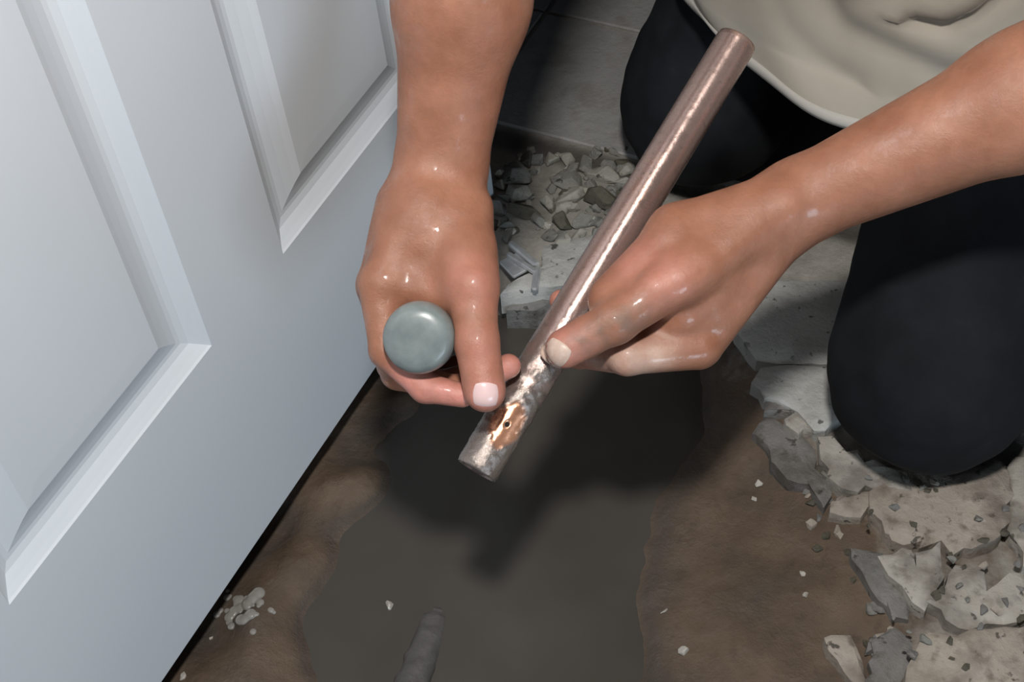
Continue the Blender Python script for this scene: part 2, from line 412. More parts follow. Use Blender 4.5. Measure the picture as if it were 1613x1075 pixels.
slab('slab_fragment', z4([(1410, 100), (1620, 60), (1640, 950), (1530, 1010), (1450, 880), (1400, 700), (1420, 340)]), .001, .022, 'slab_pale', dents=.003)
slab('slab_fragment', z5([(620, 60), (700, 80), (780, 72), (830, 100), (790, 160), (830, 210), (900, 200), (925, 150), (880, 95), (960, 85), (1050, 20), (1078, 200), (1030, 360), (920, 470), (850, 450), (780, 330), (700, 220), (620, 150)]), .001, .022, 'slab_pale', dents=.003)
slab('slab_fragment', z5([(1140, 180), (1250, 205), (1400, 325), (1560, 205), (1680, 330), (1680, 550), (1400, 590), (1085, 625), (1075, 545), (1040, 475), (940, 440), (1050, 350)]), .0, .022, 'slab_pale', dents=.003)
slab('slab_fragment', z5([(895, 670), (1080, 645), (1400, 605), (1690, 570), (1690, 1100), (700, 1100), (760, 980), (830, 800)]), .001, .022, 'slab_tan', dents=.002)
slab('slab_fragment', z5([(520, 1080), (600, 720), (650, 620), (800, 605), (835, 720), (770, 900), (720, 1080)]), -.012, .02, 'slab_grey', dents=.003)
slab('slab_fragment', z5([(400, 60), (600, 60), (690, 230), (770, 340), (850, 470), (790, 560), (690, 560), (620, 420), (540, 330), (460, 220)]), -.009, .02, 'slab_grey', dents=.003)
slab('slab_fragment', z2([(345, 245), (470, 190), (760, 150), (820, 300), (560, 430), (430, 465), (280, 475), (95, 505), (130, 460), (320, 360)]), -.002, .03, 'tile2', dents=.002, jit=.002)
slab('slab_fragment', z2([(95, 515), (290, 482), (430, 472), (420, 560), (300, 600), (150, 600)]), -.022, .03, 'slab_grey', dents=.003)

# ------------------------------------------------------------------ muddy water
def build_water():
    xs = np.linspace(-.035, .40, 60); ys = np.linspace(.10, .86, 100)
    gx, gy = np.meshgrid(xs, ys, indexing='ij'); X = np.c_[gx.ravel(), gy.ravel()]
    ny = len(ys); i, j = np.meshgrid(np.arange(59), np.arange(99), indexing='ij'); b = (i*ny+j).ravel()
    p = np.c_[X, np.zeros(len(X))]
    o = mk_np('muddy_water', np.c_[X, ZW+vnoise(p, 25, 9)*.0004], np.stack([b, b+ny, b+ny+1, b+1], 1), MAT['water'])
    tag(o, 'still dark brown water filling the pit beside the door', 'water', None, 'stuff')
build_water()

# ------------------------------------------------------------------ six-panel door
def build_door():
    y0, y1, H, T = .155, .945, 1.98, .038
    ys = [y0, .268, .510, .613, .848, y1]                         # stiles and mullion
    zs = [.0, .229, .80, .98, 1.52, 1.62, 1.87, H]
    bm = bmesh.new()
    # face with openings, plus edges and back
    vs = {}
    def v(y, z, x=0.):
        k = (round(y, 5), round(z, 5), round(x, 5))
        if k not in vs: vs[k] = bm.verts.new((x, y, z))
        return vs[k]
    for i in range(5):
        for j in range(7):
            if i in (1, 3) and j in (1, 3, 5): continue
            bm.faces.new((v(ys[i], zs[j]), v(ys[i+1], zs[j]), v(ys[i+1], zs[j+1]), v(ys[i], zs[j+1])))
    for j in range(7):
        bm.faces.new((v(y0, zs[j]), v(y0, zs[j+1]), v(y0, zs[j+1], -T), v(y0, zs[j], -T)))
        bm.faces.new((v(y1, zs[j+1]), v(y1, zs[j]), v(y1, zs[j], -T), v(y1, zs[j+1], -T)))
    for i in range(5):
        bm.faces.new((v(ys[i+1], 0), v(ys[i], 0), v(ys[i], 0, -T), v(ys[i+1], 0, -T)))
        bm.faces.new((v(ys[i], H), v(ys[i+1], H), v(ys[i+1], H, -T), v(ys[i], H, -T)))
        for j in range(7):
            bm.faces.new((v(ys[i+1], zs[j], -T), v(ys[i], zs[j], -T), v(ys[i], zs[j+1], -T), v(ys[i+1], zs[j+1], -T)))
    bmesh.ops.recalc_face_normals(bm, faces=bm.faces)
    door = mk_bm('door_1', bm, MAT['door'])
    tag(door, 'white painted panelled door standing beside the pit', None, None, 'structure')
    prof = [(0, 0), (.0015, -.0016), (.006, -.0045), (.013, -.0085), (.019, -.0100), (.023, -.0100), (.031, -.0078), (.040, -.0045), (.044, -.0026), (.0465, -.0015), (.060, -.0012)]
    for i in (1, 3):
        for j in (1, 3, 5):
            a, b, c, d = ys[i], ys[i+1], zs[j], zs[j+1]
            V = []; Fc = []
            for s, dx in prof:
                V += [(dx, a+s, c+s), (dx, b-s, c+s), (dx, b-s, d-s), (dx, a+s, d-s)]
            for k in range(len(prof)-1):
                for q in range(4):
                    Fc.append((4*k+q, 4*k+(q+1) % 4, 4*k+4+(q+1) % 4, 4*k+4+q))
            L = 4*(len(prof)-1); Fc.append((L, L+1, L+2, L+3))
            mk('panel', V, Fc, MAT['door'], door)
build_door()

# ================================================================== THE PERSON
# joints are placed in metres; (pixel, pixel, depth) triples are unprojected to their real place
L_SH, R_SH = np.array([.545, .915, .73]), np.array([.175, 1.03, .75])
L_EL, R_EL = np.array([.592, .852, .455]), np.array([.158, .742, .595])
def q(*a): return P(*a)
VIEW = M[:, 2]

PA, PB = q(750, 742, .985), q(1161, 64, 1.050)
TA, TB = q(657, 535, .930), q(700, 500, 1.10)
GRIP = [(0, .0008), (.0002, .008), (.0007, .0140), (.0016, .0182), (.0036, .0214), (.0078, .0235), (.0165, .0240), (.024, .0226), (.032, .0198), (.045, .0178), (.07, .0172), (.09, .0180), (.103, .0170), (.110, .0125), (.112, .006)]
def minus_tool(p, d):
    ax = (TB-TA)/np.linalg.norm(TB-TA); t = (p-TA)@ax; r = np.linalg.norm(p-TA-np.outer(t, ax), axis=1)
    g_ = np.array(GRIP); rad = np.interp(t, g_[:, 0], g_[:, 1], left=-.02, right=.004)
    return np.maximum(d, (rad-r)*.8)
def minus_pipe(p, d):
    ax = (PB-PA)/np.linalg.norm(PB-PA); t = (p-PA)@ax; r = np.linalg.norm(p-PA-np.outer(t, ax), axis=1)
    return np.maximum(d, .0153-r)
def right_arm(p):                       # the arm and fist at the door side
    W = q(694, 268, 1.0)
    up = q(727, 0, .955)
    d = cone(p, W, up, .0305, .0425, VIEW, .86)
    d = smin(d, cone(p, up, R_EL, .0425, .044), .02)
    d = smin(d, cone(p, R_EL, R_SH, .044, .054), .02)
    palm = cone(p, W, q(668, 372, .985), .0300, .0285)
    k = .012
    palm = smin(palm, cone(p, q(655, 330, .985), q(608, 440, .968), .024, .0148), k)      # index metacarpal
    palm = smin(palm, cone(p, q(645, 335, 1.0), q(598, 442, .988), .024, .0148), k)
    palm = smin(palm, cone(p, q(655, 335, 1.015), q(597, 450, 1.008), .022, .0135), k)
    palm = smin(palm, cone(p, q(676, 325, 1.03), q(606, 448, 1.027), .019, .0120), k)
    palm = smin(palm, cone(p, q(680, 350, .98), q(690, 452, .972), .024, .0145), k)       # web
    palm = smin(palm, cone(p, q(625, 452, .972), q(722, 470, .962), .0125, .0135), .014)
    palm = smin(palm, cone(p, q(630, 470, .990), q(730, 480, .990), .014, .016), .012)
    palm = smin(palm, cone(p, q(735, 330, .985), q(733, 420, .962), .0185, .0195), k)     # thumb base
    palm = smin(palm, cone(p, q(740, 420, 1.0), q(742, 530, 1.015), .017, .014), k)       # heel of the hand
    palm = smin(palm, cone(p, q(690, 440, 1.03), q(745, 520, 1.035), .018, .012), k)
    d = smin(d, palm, .012)
    fingers = [
        ([q(597, 450, .968), q(610, 553, .965), q(670, 611, .960), q(728, 623, .959)], [.0140, .0118, .0100, .0082]),
        ([q(594, 455, .988), q(626, 588, .987), q(718, 616, .983), q(801, 577, .974)], [.0136, .0110, .0098, .0084]),
        ([q(597, 455, 1.008), q(618, 575, 1.008), q(690, 606, 1.008), q(752, 585, 1.006)], [.0128, .0104, .0092, .0078]),
        ([q(606, 452, 1.027), q(620, 560, 1.027), q(672, 596, 1.027), q(716, 575, 1.025)], [.0118, .0094, .0082, .0070]),
    ]
    tot = d
    for pts, rs in fingers:
        f = chain(p, pts, rs)
        tot = np.minimum(tot, smin(d, f, .007)) if tot is not d else smin(d, f, .007)
    th = chain(p, [q(737, 400, .968), q(744, 452, .952), q(751, 540, .942), q(764, 619, .940)], [.0175, .0170, .0140, .0124], .006)
    th = smin(th, cone(p, q(757, 575, .941), q(763, 612, .941), .0132, .0132, VIEW, .8), .004)
    tot = np.minimum(tot, smin(d, th, .010))
    # knuckle of the thumb
    tot = smin(tot, np.linalg.norm(p-q(745, 448, .942), axis=1)-.009, .008)
    return minus_tool(p, tot)

def left_arm(p):                        # the arm and hand round the pipe
    W = q(1258, 318, 1.0); up = q(1613, 158, .955)
    d = cone(p, W, up, .0285, .0430, VIEW, 1.0)
    d = smin(d, cone(p, up, L_EL, .043, .045), .02)
    d = smin(d, cone(p, L_EL, L_SH, .045, .054), .02)
    d = smin(d, np.linalg.norm(p-q(1238, 318, .978), axis=1)-.011, .012)
    k = .012
    palm = cone(p, W, q(1195, 362, 1.0), .0275, .0250)
    palm = smin(palm, cone(p, q(1215, 370, 1.0), q(1104, 540, .998), .023, .0165), k)     # index metacarpal
    palm = smin(palm, cone(p, q(1215, 370, 1.02), q(1108, 525, 1.025), .021, .0150), k)
    palm = smin(palm, cone(p, q(1220, 365, 1.035), q(1122, 492, 1.052), .020, .0135), k)
    palm = smin(palm, cone(p, q(1225, 355, 1.045), q(1145, 460, 1.070), .018, .0125), k)
    palm = smin(palm, cone(p, q(1205, 328, .99), q(1066, 366, .990), .0215, .0190), k)    # ball of the thumb
    palm = smin(palm, cone(p, q(1068, 372, .990), q(962, 466, .980), .0190, .0130), k)
    palm = smin(palm, cone(p, q(1062, 402, .980), q(962, 486, .974), .0170, .0118), .016)
    palm = smin(palm, cone(p, q(1190, 352, .985), q(1085, 432, .972), .0205, .0180), k)
    palm = smin(palm, cone(p, q(1120, 440, .990), q(1075, 492, .984), .0200, .0150), k)   # web
    palm = smin(palm, cone(p, q(1110, 480, .995), q(1030, 530, .992), .0180, .0125), k)
    d = smin(d, palm, .014)
    fingers = [
        ([q(1098, 550, .992), q(988, 562, .982), q(912, 556, 1.026), q(883, 474, 1.024)], [.0142, .0126, .0108, .0080]),
        ([q(1106, 525, 1.025), q(1005, 520, 1.052), q(945, 470, 1.050), q(926, 436, 1.036)], [.0135, .0106, .0095, .0080]),
        ([q(1122, 492, 1.052), q(1040, 462, 1.080), q(990, 418, 1.070), q(968, 392, 1.050)], [.0125, .0102, .0090, .0078]),
        ([q(1145, 460, 1.070), q(1082, 412, 1.088), q(1035, 376, 1.080), q(1008, 352, 1.060)], [.0115, .0092, .0082, .0070]),
    ]
    tot = d
    for pts, rs in fingers:
        f = chain(p, pts, rs)
        tot = np.minimum(tot, smin(d, f, .006)) if tot is not d else smin(d, f, .006)
    th = chain(p, [q(1090, 424, .970), q(1064, 442, .966), q(968, 507, .961), q(892, 548, .962)], [.0180, .0174, .0146, .0122], .006)
    th = smin(th, cone(p, q(925, 530, .962), q(890, 550, .962), .0132, .0126, VIEW, .8), .004)
    tot = np.minimum(tot, smin(d, th, .007))
    tot = smin(tot, np.linalg.norm(p-q(1032, 452, .957), axis=1)-.008, .010)
    return minus_pipe(p, tot)

HEAD = np.array([.34, .845, .955])
def trunk(p):                           # chest, neck and head, above the frame
    d = cone(p, (.365, 1.18, .42), (.36, 1.0, .66), .13, .125, (0, .8, .6), .85)
    d = smin(d, cone(p, (.26, 1.0, .735), (.46, .94, .725), .07, .07), .05)
    d = smin(d, cone(p, R_SH, (.27, 1.0, .73), .055, .06), .03); d = smin(d, cone(p, L_SH, (.45, .945, .72), .055, .06), .03)
    d = smin(d, cone(p, (.355, .955, .76), HEAD+(.0, .03, -.03), .055, .055), .03)
    f = np.array([-.2, -.75, -.63]); f /= np.linalg.norm(f); up = np.array([-.15, -.6, .78]); up -= f*(up@f); up /= np.linalg.norm(up); sd = np.cross(f, up)
    h = cone(p, HEAD-f*.025+up*.02, HEAD+f*.02+up*.02, .085, .078)
    h = smin(h, cone(p, HEAD+f*.03-up*.02, HEAD+f*.052-up*.075, .062, .042), .03)
    h = smin(h, cone(p, HEAD+f*.095+up*.02, HEAD+f*.118-up*.015, .008, .013), .010)
    h = smin(h, cone(p, HEAD+f*.093-up*.045-sd*.02, HEAD+f*.093-up*.045+sd*.02, .007, .007), .006)
    for s in (-1, 1):
        h = smin(h, cone(p, HEAD+sd*s*.085-f*.01+up*.025, HEAD+sd*s*.083-f*.005-up*.02, .014, .010), .006)
        h = np.maximum(h, -(np.linalg.norm(p-(HEAD+f*.098+sd*s*.032+up*.022), axis=1)-.012))
    return smin(d, h, .02)

person = empty('person', (.37, 1.2, 0))
tag(person, 'kneeling person in beige shirt and black trousers holding a pipe and a tool', 'person')

def bounds(pts, m): pts = np.array(pts); return pts.min(0)-m, pts.max(0)+m
def build_body():
    lo, hi = bounds([q(590, 440, .95), q(800, 640, .93), q(720, 600, 1.04), q(600, 450, 1.04), R_EL, R_SH], .062)
    V1, Q1 = surface(right_arm, lo, hi, .0017)
    lo, hi = bounds([q(870, 560, .95), q(885, 470, 1.04), q(1100, 590, 1.0), q(1150, 460, 1.09), L_EL, L_SH], .062)
    V2, Q2 = surface(left_arm, lo, hi, .0017)
    V3, Q3 = surface(trunk, (.08, .65, .27), (.66, 1.38, 1.12), .006)
    V = np.concatenate([V1, V2, V3]); Q = np.concatenate([Q1, Q2+len(V1), Q3+len(V1)+len(V2)])
    o = keep(mk_np('body', V, Q, MAT['skin']), person)
    def near(pts, r): return np.max([np.exp(-(np.linalg.norm(V-pt, axis=1)/r)**2) for pt in pts], 0)
    pink = near([q(668, 612, .955), q(700, 620, .953), q(728, 623, .953), q(801, 577, .97), q(765, 625, .93), q(640, 600, .955)], .014)
    pink = np.maximum(pink, .75*near([q(892, 548, .955), q(984, 575, .99), q(930, 580, 1.), q(884, 482, 1.02)], .017))
    pink = np.maximum(pink, .45*near([q(1000, 410, .97), q(745, 448, .94), q(755, 560, .93), q(1050, 440, .95)], .02))
    attr(o, 'pink', np.clip(pink*.9, 0, 1))
    attr(o, 'pale', np.clip(.8*near([q(1030, 562, .974), q(1000, 565, .971), q(965, 567, .974), q(935, 572, .988), q(1010, 580, .978)], .014), 0, 1))  # left index: pale palmar skin plus its lit look, put into the colour
    gr = .85*near([q(945, 525, .948), q(985, 510, .947), q(918, 540, .948), q(1010, 500, .95)], .013)
    gr = np.maximum(gr, .3*near([q(790, 500, .96)], .02))
    attr(o, 'grime_shade', np.clip(gr*(.6+.6*vnoise(V, 220, 4)), 0, 1))
    return o
body = build_body()

def nail(fn, px, py, dep, wpx, hpx, ang, mat, lift=.0006):
    n = 15; ca, sa = math.cos(ang), math.sin(ang); G = []
    for i in range(n):
        for j in range(n):
            u, v = 2*i/(n-1)-1, 2*j/(n-1)-1
            # squarish rounded outline
            uu = u*math.sqrt(1-.36*v*v); vv = v*math.sqrt(1-.36*u*u)
            a, b = uu*wpx/2, vv*hpx/2
            G.append((px+ca*a-sa*b, py+sa*a+ca*b, max(abs(u), abs(v))))
    pts = np.array([P(a, b, dep-.03) for a, b, _ in G]); dirs = np.array([ray(a, b) for a, b, _ in G]); dirs /= np.linalg.norm(dirs, axis=1)[:, None]
    t = np.zeros(len(G))
    for _ in range(60):
        t = np.minimum(t+fn(pts+dirs*t[:, None])*.9, .045)
    edge = np.array([g[2] for g in G])
    top = pts+dirs*(t-lift*(1-edge**6*1.6))[:, None]; bot = pts+dirs*(t+.0008)[:, None]
    V = np.concatenate([top, bot]); Fc = []; K = n*n
    for i in range(n-1):
        for j in range(n-1):
            a = i*n+j; Fc += [(a, a+n, a+n+1, a+1)]
    for i in range(n-1):
        for a, b in ((i, i+1), ((n-1)*n+i+1, (n-1)*n+i), ((i+1)*n, i*n), (i*n+n-1, (i+1)*n+n-1)): Fc.append((a, b, b+K, a+K))
    bm = bmesh.new(); vs = [bm.verts.new(x) for x in V]
    for f in Fc: bm.faces.new([vs[i] for i in f])
    bmesh.ops.recalc_face_normals(bm, faces=bm.faces)
    o = mk_bm('fingernail', bm, MAT[mat], body, True)
    o.matrix_parent_inverse = Matrix.Translation(-Vector(person.location)) if False else Matrix.Identity(4)
    return o
tag(nail(right_arm, 765, 622, .94, 44, 42, .05, 'nail'), 'pale clean thumbnail')
tag(nail(left_arm, 876, 556, .962, 48, 42, .62, 'nail2'), 'muddy thumbnail pressed on the pipe')

# trousers
KN_L = onz(1464, 588, .086); KN_R = onz(1110, 160, .088)
HIP = np.array([.37, 1.25, .35]); HIP_L = HIP+(.10, -.03, -.01); HIP_R = HIP+(-.095, .03, 0)
def trousers(p):
    d = cone(p, HIP+(.05, -.015, 0), HIP+(-.05, .015, 0), .135, .135)
    d = smin(d, cone(p, KN_L, HIP_L, .083, .105), .03)
    d = smin(d, cone(p, KN_R, HIP_R, .085, .105), .03)
    d = smin(d, cone(p, KN_L+(.005, .02, -.003), KN_L+(.06, .36, -.030), .080, .060), .02)
    d = smin(d, cone(p, KN_R+(.0, .02, -.003), KN_R+(.05, .37, -.030), .080, .060), .02)
    d = d+vnoise(p, 24, 11)*.0028+vnoise(p, 52, 12)*.0014
    return np.maximum(d, .0015-p[:, 2])
V, Qd = surface(trousers, (-.02, .62, -.02), (.78, 1.56, .52), .0042, newton=1)
keep(mk_np('trousers', V, Qd, MAT['trousers']), person)

# shirt: lofted from hem to collar, two short sleeves
CREASES = [([(1285, -40), (1330, 40), (1400, 75), (1480, 112), (1560, 130)], 20, -.0035, 40, .0050),
           ([(1440, 30), (1490, 42), (1540, 22), (1600, -25)], 11, -.0075, 26, .0050),
           ([(1212, -30), (1238, 40), (1290, 92), (1350, 128)], 14, -.0016, 30, .0014)]
def crease(V):                          # hanging folds of the shirt front
    v = (V-C) @ M; a = np.stack([v[:, 0]/v[:, 2]*F+806.5, v[:, 1]/v[:, 2]*F+537.5], 1); r = np.zeros(len(V))
    for line, wd, dp, w2, d2 in CREASES:
        best = np.full(len(V), 1e9); sg = np.ones(len(V))
        for A, B in zip(line[:-1], line[1:]):
            A = np.array(A, float); u = np.array(B, float)-A; t = np.clip((a-A)@u/(u@u), 0, 1); w_ = a-A-np.outer(t, u); L = np.linalg.norm(w_, axis=1)
            m = L < best; best = np.where(m, L, best); sg = np.where(m, np.where(u[0]*w_[:, 1]-u[1]*w_[:, 0] > 0, 1, -1), sg)
        r += dp*np.exp(-(best/wd)**2)+d2*np.exp(-((best*sg+w2)/(w2*.8))**2)
    return r
def build_shirt():
    fw = np.array([-.30, -.954, 0]); lf = np.array([.954, -.30, 0])
    rings = [  # centre, half width, half depth, tilt of the ring forward
        ((.380, 1.085, .245), .238, .178, .00), ((.380, 1.085, .275), .232, .172, .00), ((.378, 1.08, .35), .222, .165, .0),
        ((.372, 1.065, .45), .212, .158, .02), ((.366, 1.04, .55), .208, .152, .03), ((.362, 1.01, .65), .208, .140, .03),
        ((.36, .985, .72), .200, .118, .02), ((.36, .972, .775), .165, .095, .01), ((.358, .96, .805), .10, .078, .0), ((.356, .952, .82), .078, .072, .0)]
    nu, nt = 220, 120; V = []; NR = []
    from_t = np.linspace(0, len(rings)-1, nt)
    for t in from_t:
        i = min(int(t), len(rings)-2); f = t-i; f = f*f*(3-2*f)*.5+f*.5
        c = np.array(rings[i][0])*(1-f)+np.array(rings[i+1][0])*f
        a = rings[i][1]*(1-f)+rings[i+1][1]*f; b = rings[i][2]*(1-f)+rings[i+1][2]*f
        loose = max(0., 1-t/6.)
        for k in range(nu):
            u = 2*math.pi*k/nu; cu, su = math.cos(u), math.sin(u)
            rr = 1+loose*(.030*math.sin(3*u+2.2*t+.6)+.022*math.sin(7*u-1.7*t+1.)+.010*math.sin(13*u+2.9*t))
            pnt = c+lf*a*rr*su+fw*b*rr*cu
            nrm = lf*su*b+fw*cu*a; nrm = nrm/np.linalg.norm(nrm)
            V.append(pnt); NR.append(nrm*(1. if cu > -.2 and t < 5.5 else 0.))
    Fc = [(r*nu+k, r*nu+(k+1) % nu, (r+1)*nu+(k+1) % nu, (r+1)*nu+k) for r in range(nt-1) for k in range(nu)]
    V = np.array(V); V = list(V+np.array(NR)*crease(V)[:, None])
    for S, E_, sgn in ((L_SH, L_EL, 1), (R_SH, R_EL, -1)):
        ax = E_-S; L = np.linalg.norm(ax); ax /= L
        u1 = np.cross(ax, (.3, .9, .2)); u1 /= np.linalg.norm(u1); u2 = np.cross(ax, u1)
        st = len(V); nr, ns = 14, 40
        for r in range(nr):
            f = -.25+ .83*r/(nr-1)
            c = S+ax*L*f+np.array([-.05*sgn, 0, 0])*max(0, -f*3)
            for k in range(ns):
                u = 2*math.pi*k/ns
                rr = .068+.012*f+.004*math.sin(4*u+5*f)+.003*math.sin(9*u-7*f)
                V.append(c+u1*rr*math.cos(u)+u2*rr*math.sin(u))
        Fc += [(st+r*ns+k, st+r*ns+(k+1) % ns, st+(r+1)*ns+(k+1) % ns, st+(r+1)*ns+k) for r in range(nr-1) for k in range(ns)]
    o = keep(mk('shirt', V, Fc, MAT['shirt'], None, True), person)
    m = o.modifiers.new('thickness', 'SOLIDIFY'); m.thickness = .0025; m.offset = 0
    # stitched hem band
    V = np.array(V[:nu*nt]).reshape(nt, nu, 3); c0 = V[0].mean(0); HV = []
    for r in range(0, 5):
        out = V[r]-c0; out[:, 2] = 0; out /= np.linalg.norm(out, axis=1)[:, None]
        HV.append(V[r]+out*(.0040 if 0 < r < 4 else .0022))
    HV[0] = HV[0]-np.array([0, 0, .003])
    inner = [h-(h-h.mean(0))*[.012, .012, 0] for h in HV[::-1]]
    allr = np.concatenate(HV+inner); nr = 10
    Fc = [(r*nu+k, r*nu+(k+1) % nu, ((r+1) % nr)*nu+(k+1) % nu, ((r+1) % nr)*nu+k) for r in range(nr) for k in range(nu)]
    h = mk('hem', allr, Fc, MAT['hem'], o, True)
    bm = bmesh.new(); bm.from_mesh(h.data); bmesh.ops.recalc_face_normals(bm, faces=bm.faces); bm.to_mesh(h.data); bm.free()
    tag(h, 'lighter stitched hem band')
build_shirt()

# hair
def hair(p):
    d = np.linalg.norm(p-(HEAD+np.array([.02, .085, .065])), axis=1)-.086
    return d+vnoise(p, 60, 21)*.004
V, Qd = surface(hair, HEAD-.06, HEAD+(.14, .22, .2), .006, newton=1)
keep(mk_np('hair', V, Qd, MAT['hair']), person)

# ================================================================== THINGS IN THE HANDS
def lathe(prof, n, mat, name, parent=None, flute=None):
    V = []; Fc = []
    for i, (z, r) in enumerate(prof):
        for k in range(n):
            a = 2*math.pi*k/n; rr = r*(1+(flute(i, a) if flute else 0))
            V.append((rr*math.cos(a), rr*math.sin(a), z))
    for i in range(len(prof)-1):
        for k in range(n): Fc.append((i*n+k, i*n+(k+1) % n, (i+1)*n+(k+1) % n, (i+1)*n+k))
    Fc.append(tuple(range(n))[::-1]); Fc.append(tuple((len(prof)-1)*n+k for k in range(n)))
    return mk(name, V, Fc, mat, parent, True)
def orient(o, a, b):
    a, b = Vector(map(float, a)), Vector(map(float, b))
    o.location = a; o.rotation_mode = 'QUATERNION'; o.rotation_quaternion = (b-a).to_track_quat('Z', 'Y')

# screwdriver-like tool: domed grey grip toward the viewer, steel shank hidden below the fist
tool = empty('hand_tool', (0, 0, 0)); orient(tool, TA, TB)
tag(tool, 'hand tool with grey domed rubber grip clenched in the fist beside the door', 'tool')
lathe(GRIP, 64, MAT['rubber'], 'grip', tool, lambda i, a: -.06*max(0, math.cos(6*a))**3 if 8 <= i <= 12 else 0)
sh = [(.108, .0035), (.112, .0042), (.15, .0042), (.165, .0040), (.172, .0030), (.174, .001)]
lathe(sh, 24, MAT['steel'], 'shank', tool)

# copper pipe
def build_pipe():
    L = float(np.linalg.norm(PB-PA)); Ro, Ri = .0152, .0138
    ax = (PB-PA)/L
    pipe = empty('copper_pipe', (0, 0, 0)); orient(pipe, PA, PB)
    tag(pipe, 'short length of muddy copper pipe with a pinhole held between the hands', 'pipe')
    q0 = pipe.rotation_quaternion.to_matrix()
    # direction of the pinhole: the side seen near its lower end
    pc = P(802, 668, .97); lp = q0.transposed() @ (Vector(map(float, pc))-Vector(map(float, PA)))
    ha, hz = math.atan2(lp.y, lp.x), lp.z
    n, m = 96, 260; V = []; bare = []; grey = []
    gz, ga_ = np.meshgrid(L*np.arange(m)/(m-1), 2*np.pi*np.arange(n)/n, indexing='ij')
    gp = np.stack([np.cos(ga_)*Ro, np.sin(ga_)*Ro, gz], -1).reshape(-1, 3); NZ = vnoise(gp, 260, 31).reshape(m, n); N2 = vnoise(gp, 700, 32).reshape(m, n)
    for j in range(m):
        z = L*j/(m-1)
        for k in range(n):
            a = 2*math.pi*k/n
            da = (a-ha+math.pi) % (2*math.pi)-math.pi
            dist = math.hypot(da*Ro/1.0, (z-hz)/1.35)
            nz = float(NZ[j, k]); n2 = float(N2[j, k])
            lump = max(0, nz)*.0007*max(0., min(1., (.13-z)/.05))
            e = dist/.0115+.22*nz
            bv = max(0, min(1, (1.15-e)/.25))
            r = Ro+lump*(1-bv)+.00010*n2*max(.15, min(1., (.13-z)/.05))-.0007*bv
            if dist < .0017: r -= .0028*(1-dist/.0017)**.5
            r = r if z > .002 and z < L-.002 else r-.0006
            V.append((r*math.cos(a), r*math.sin(a), z)); bare.append(bv)
            grey.append(max(0, min(1, (.115-z)/.06+.5*nz))*.85*(1-bv))
    for z in (L, 0.):
        V += [(Ri*math.cos(2*math.pi*k/n), Ri*math.sin(2*math.pi*k/n), z) for k in range(n)]
    Fc = [(j*n+k, j*n+(k+1) % n, (j+1)*n+(k+1) % n, (j+1)*n+k) for j in range(m+1) for k in range(n)]
    Fc += [((m+1)*n+k, (m+1)*n+(k+1) % n, (k+1) % n, k) for k in range(n)]
    o = mk('tube', V, Fc, MAT['copper'], pipe, True)
    attr(o, 'bare', bare+[0]*(2*n)); attr(o, 'grey', grey+[.5]*(2*n))
    # dried mud plugging the lower mouth
    b = lathe([(.0005, .002), (.0008, .007), (.0016, .0125), (.004, .0137), (.02, .0137)], 40, MAT['plug'], 'mud_plug', pipe)
    # pinhole
    h = lathe([(-.0030, .0015), (-.0003, .0016), (.0003, .0011)], 20, MAT['hole'], 'pinhole', pipe)
    h.location = (Ro*.955*math.cos(ha), Ro*.955*math.sin(ha), hz)
    h.rotation_euler = Vector((math.cos(ha), math.sin(ha), 0)).to_track_quat('Z', 'Y').to_euler()
build_pipe()

# ================================================================== THINGS ON THE GROUND
def chunk_mesh(seed, sx, sy, sz, mat, sub=2, rough=.22):
    r = np.random.default_rng(seed); bm = bmesh.new()
    pts = r.normal(0, 1, (14, 3)); pts /= np.linalg.norm(pts, axis=1)[:, None]; pts *= r.uniform(.75, 1.1, (14, 1))
    vs = [bm.verts.new((p[0]*sx, p[1]*sy, p[2]*sz)) for p in pts]
    res = bmesh.ops.convex_hull(bm, input=vs)
    for v in [v for v in bm.verts if not v.link_faces]: bm.verts.remove(v)
    bmesh.ops.bevel(bm, geom=bm.edges[:], offset=min(sx, sy, sz)*.07, segments=1, affect='EDGES', clamp_overlap=True)
    me = bpy.data.meshes.new('chunk'); bm.to_mesh(me); bm.free(); me.materials.append(MAT[mat]); return me
def chunk(name, px, py, sx, sy, sz, mat, seed, label, cat, group=None, rot=None, sink=.35):
    z = -.01
    for _ in range(4): X = onz(px, py, max(z, ZW)); z = float(ground_z(X)[0])
    me = chunk_mesh(seed, sx, sy, sz, mat); me.name = name
    o = bpy.data.objects.new(name, me); COL.objects.link(o)
    zmin = min(v.co.z for v in me.vertices)
    o.location = (X[0], X[1], z-zmin*(1-sink)-.001 if z > ZW else ZW+sz*.2)
    o.rotation_euler = (0, 0, rot if rot is not None else random.uniform(0, 6.28))
    return tag(o, label, cat, group)
HUE = {'chunk_pale': 'pale', 'chunk_grey': 'grey', 'clod': 'dark olive', 'slab_grey': 'grey', 'slab_tan': 'tan'}
z1 = lambda a, b: (760+.186*a, 180+.186*b)
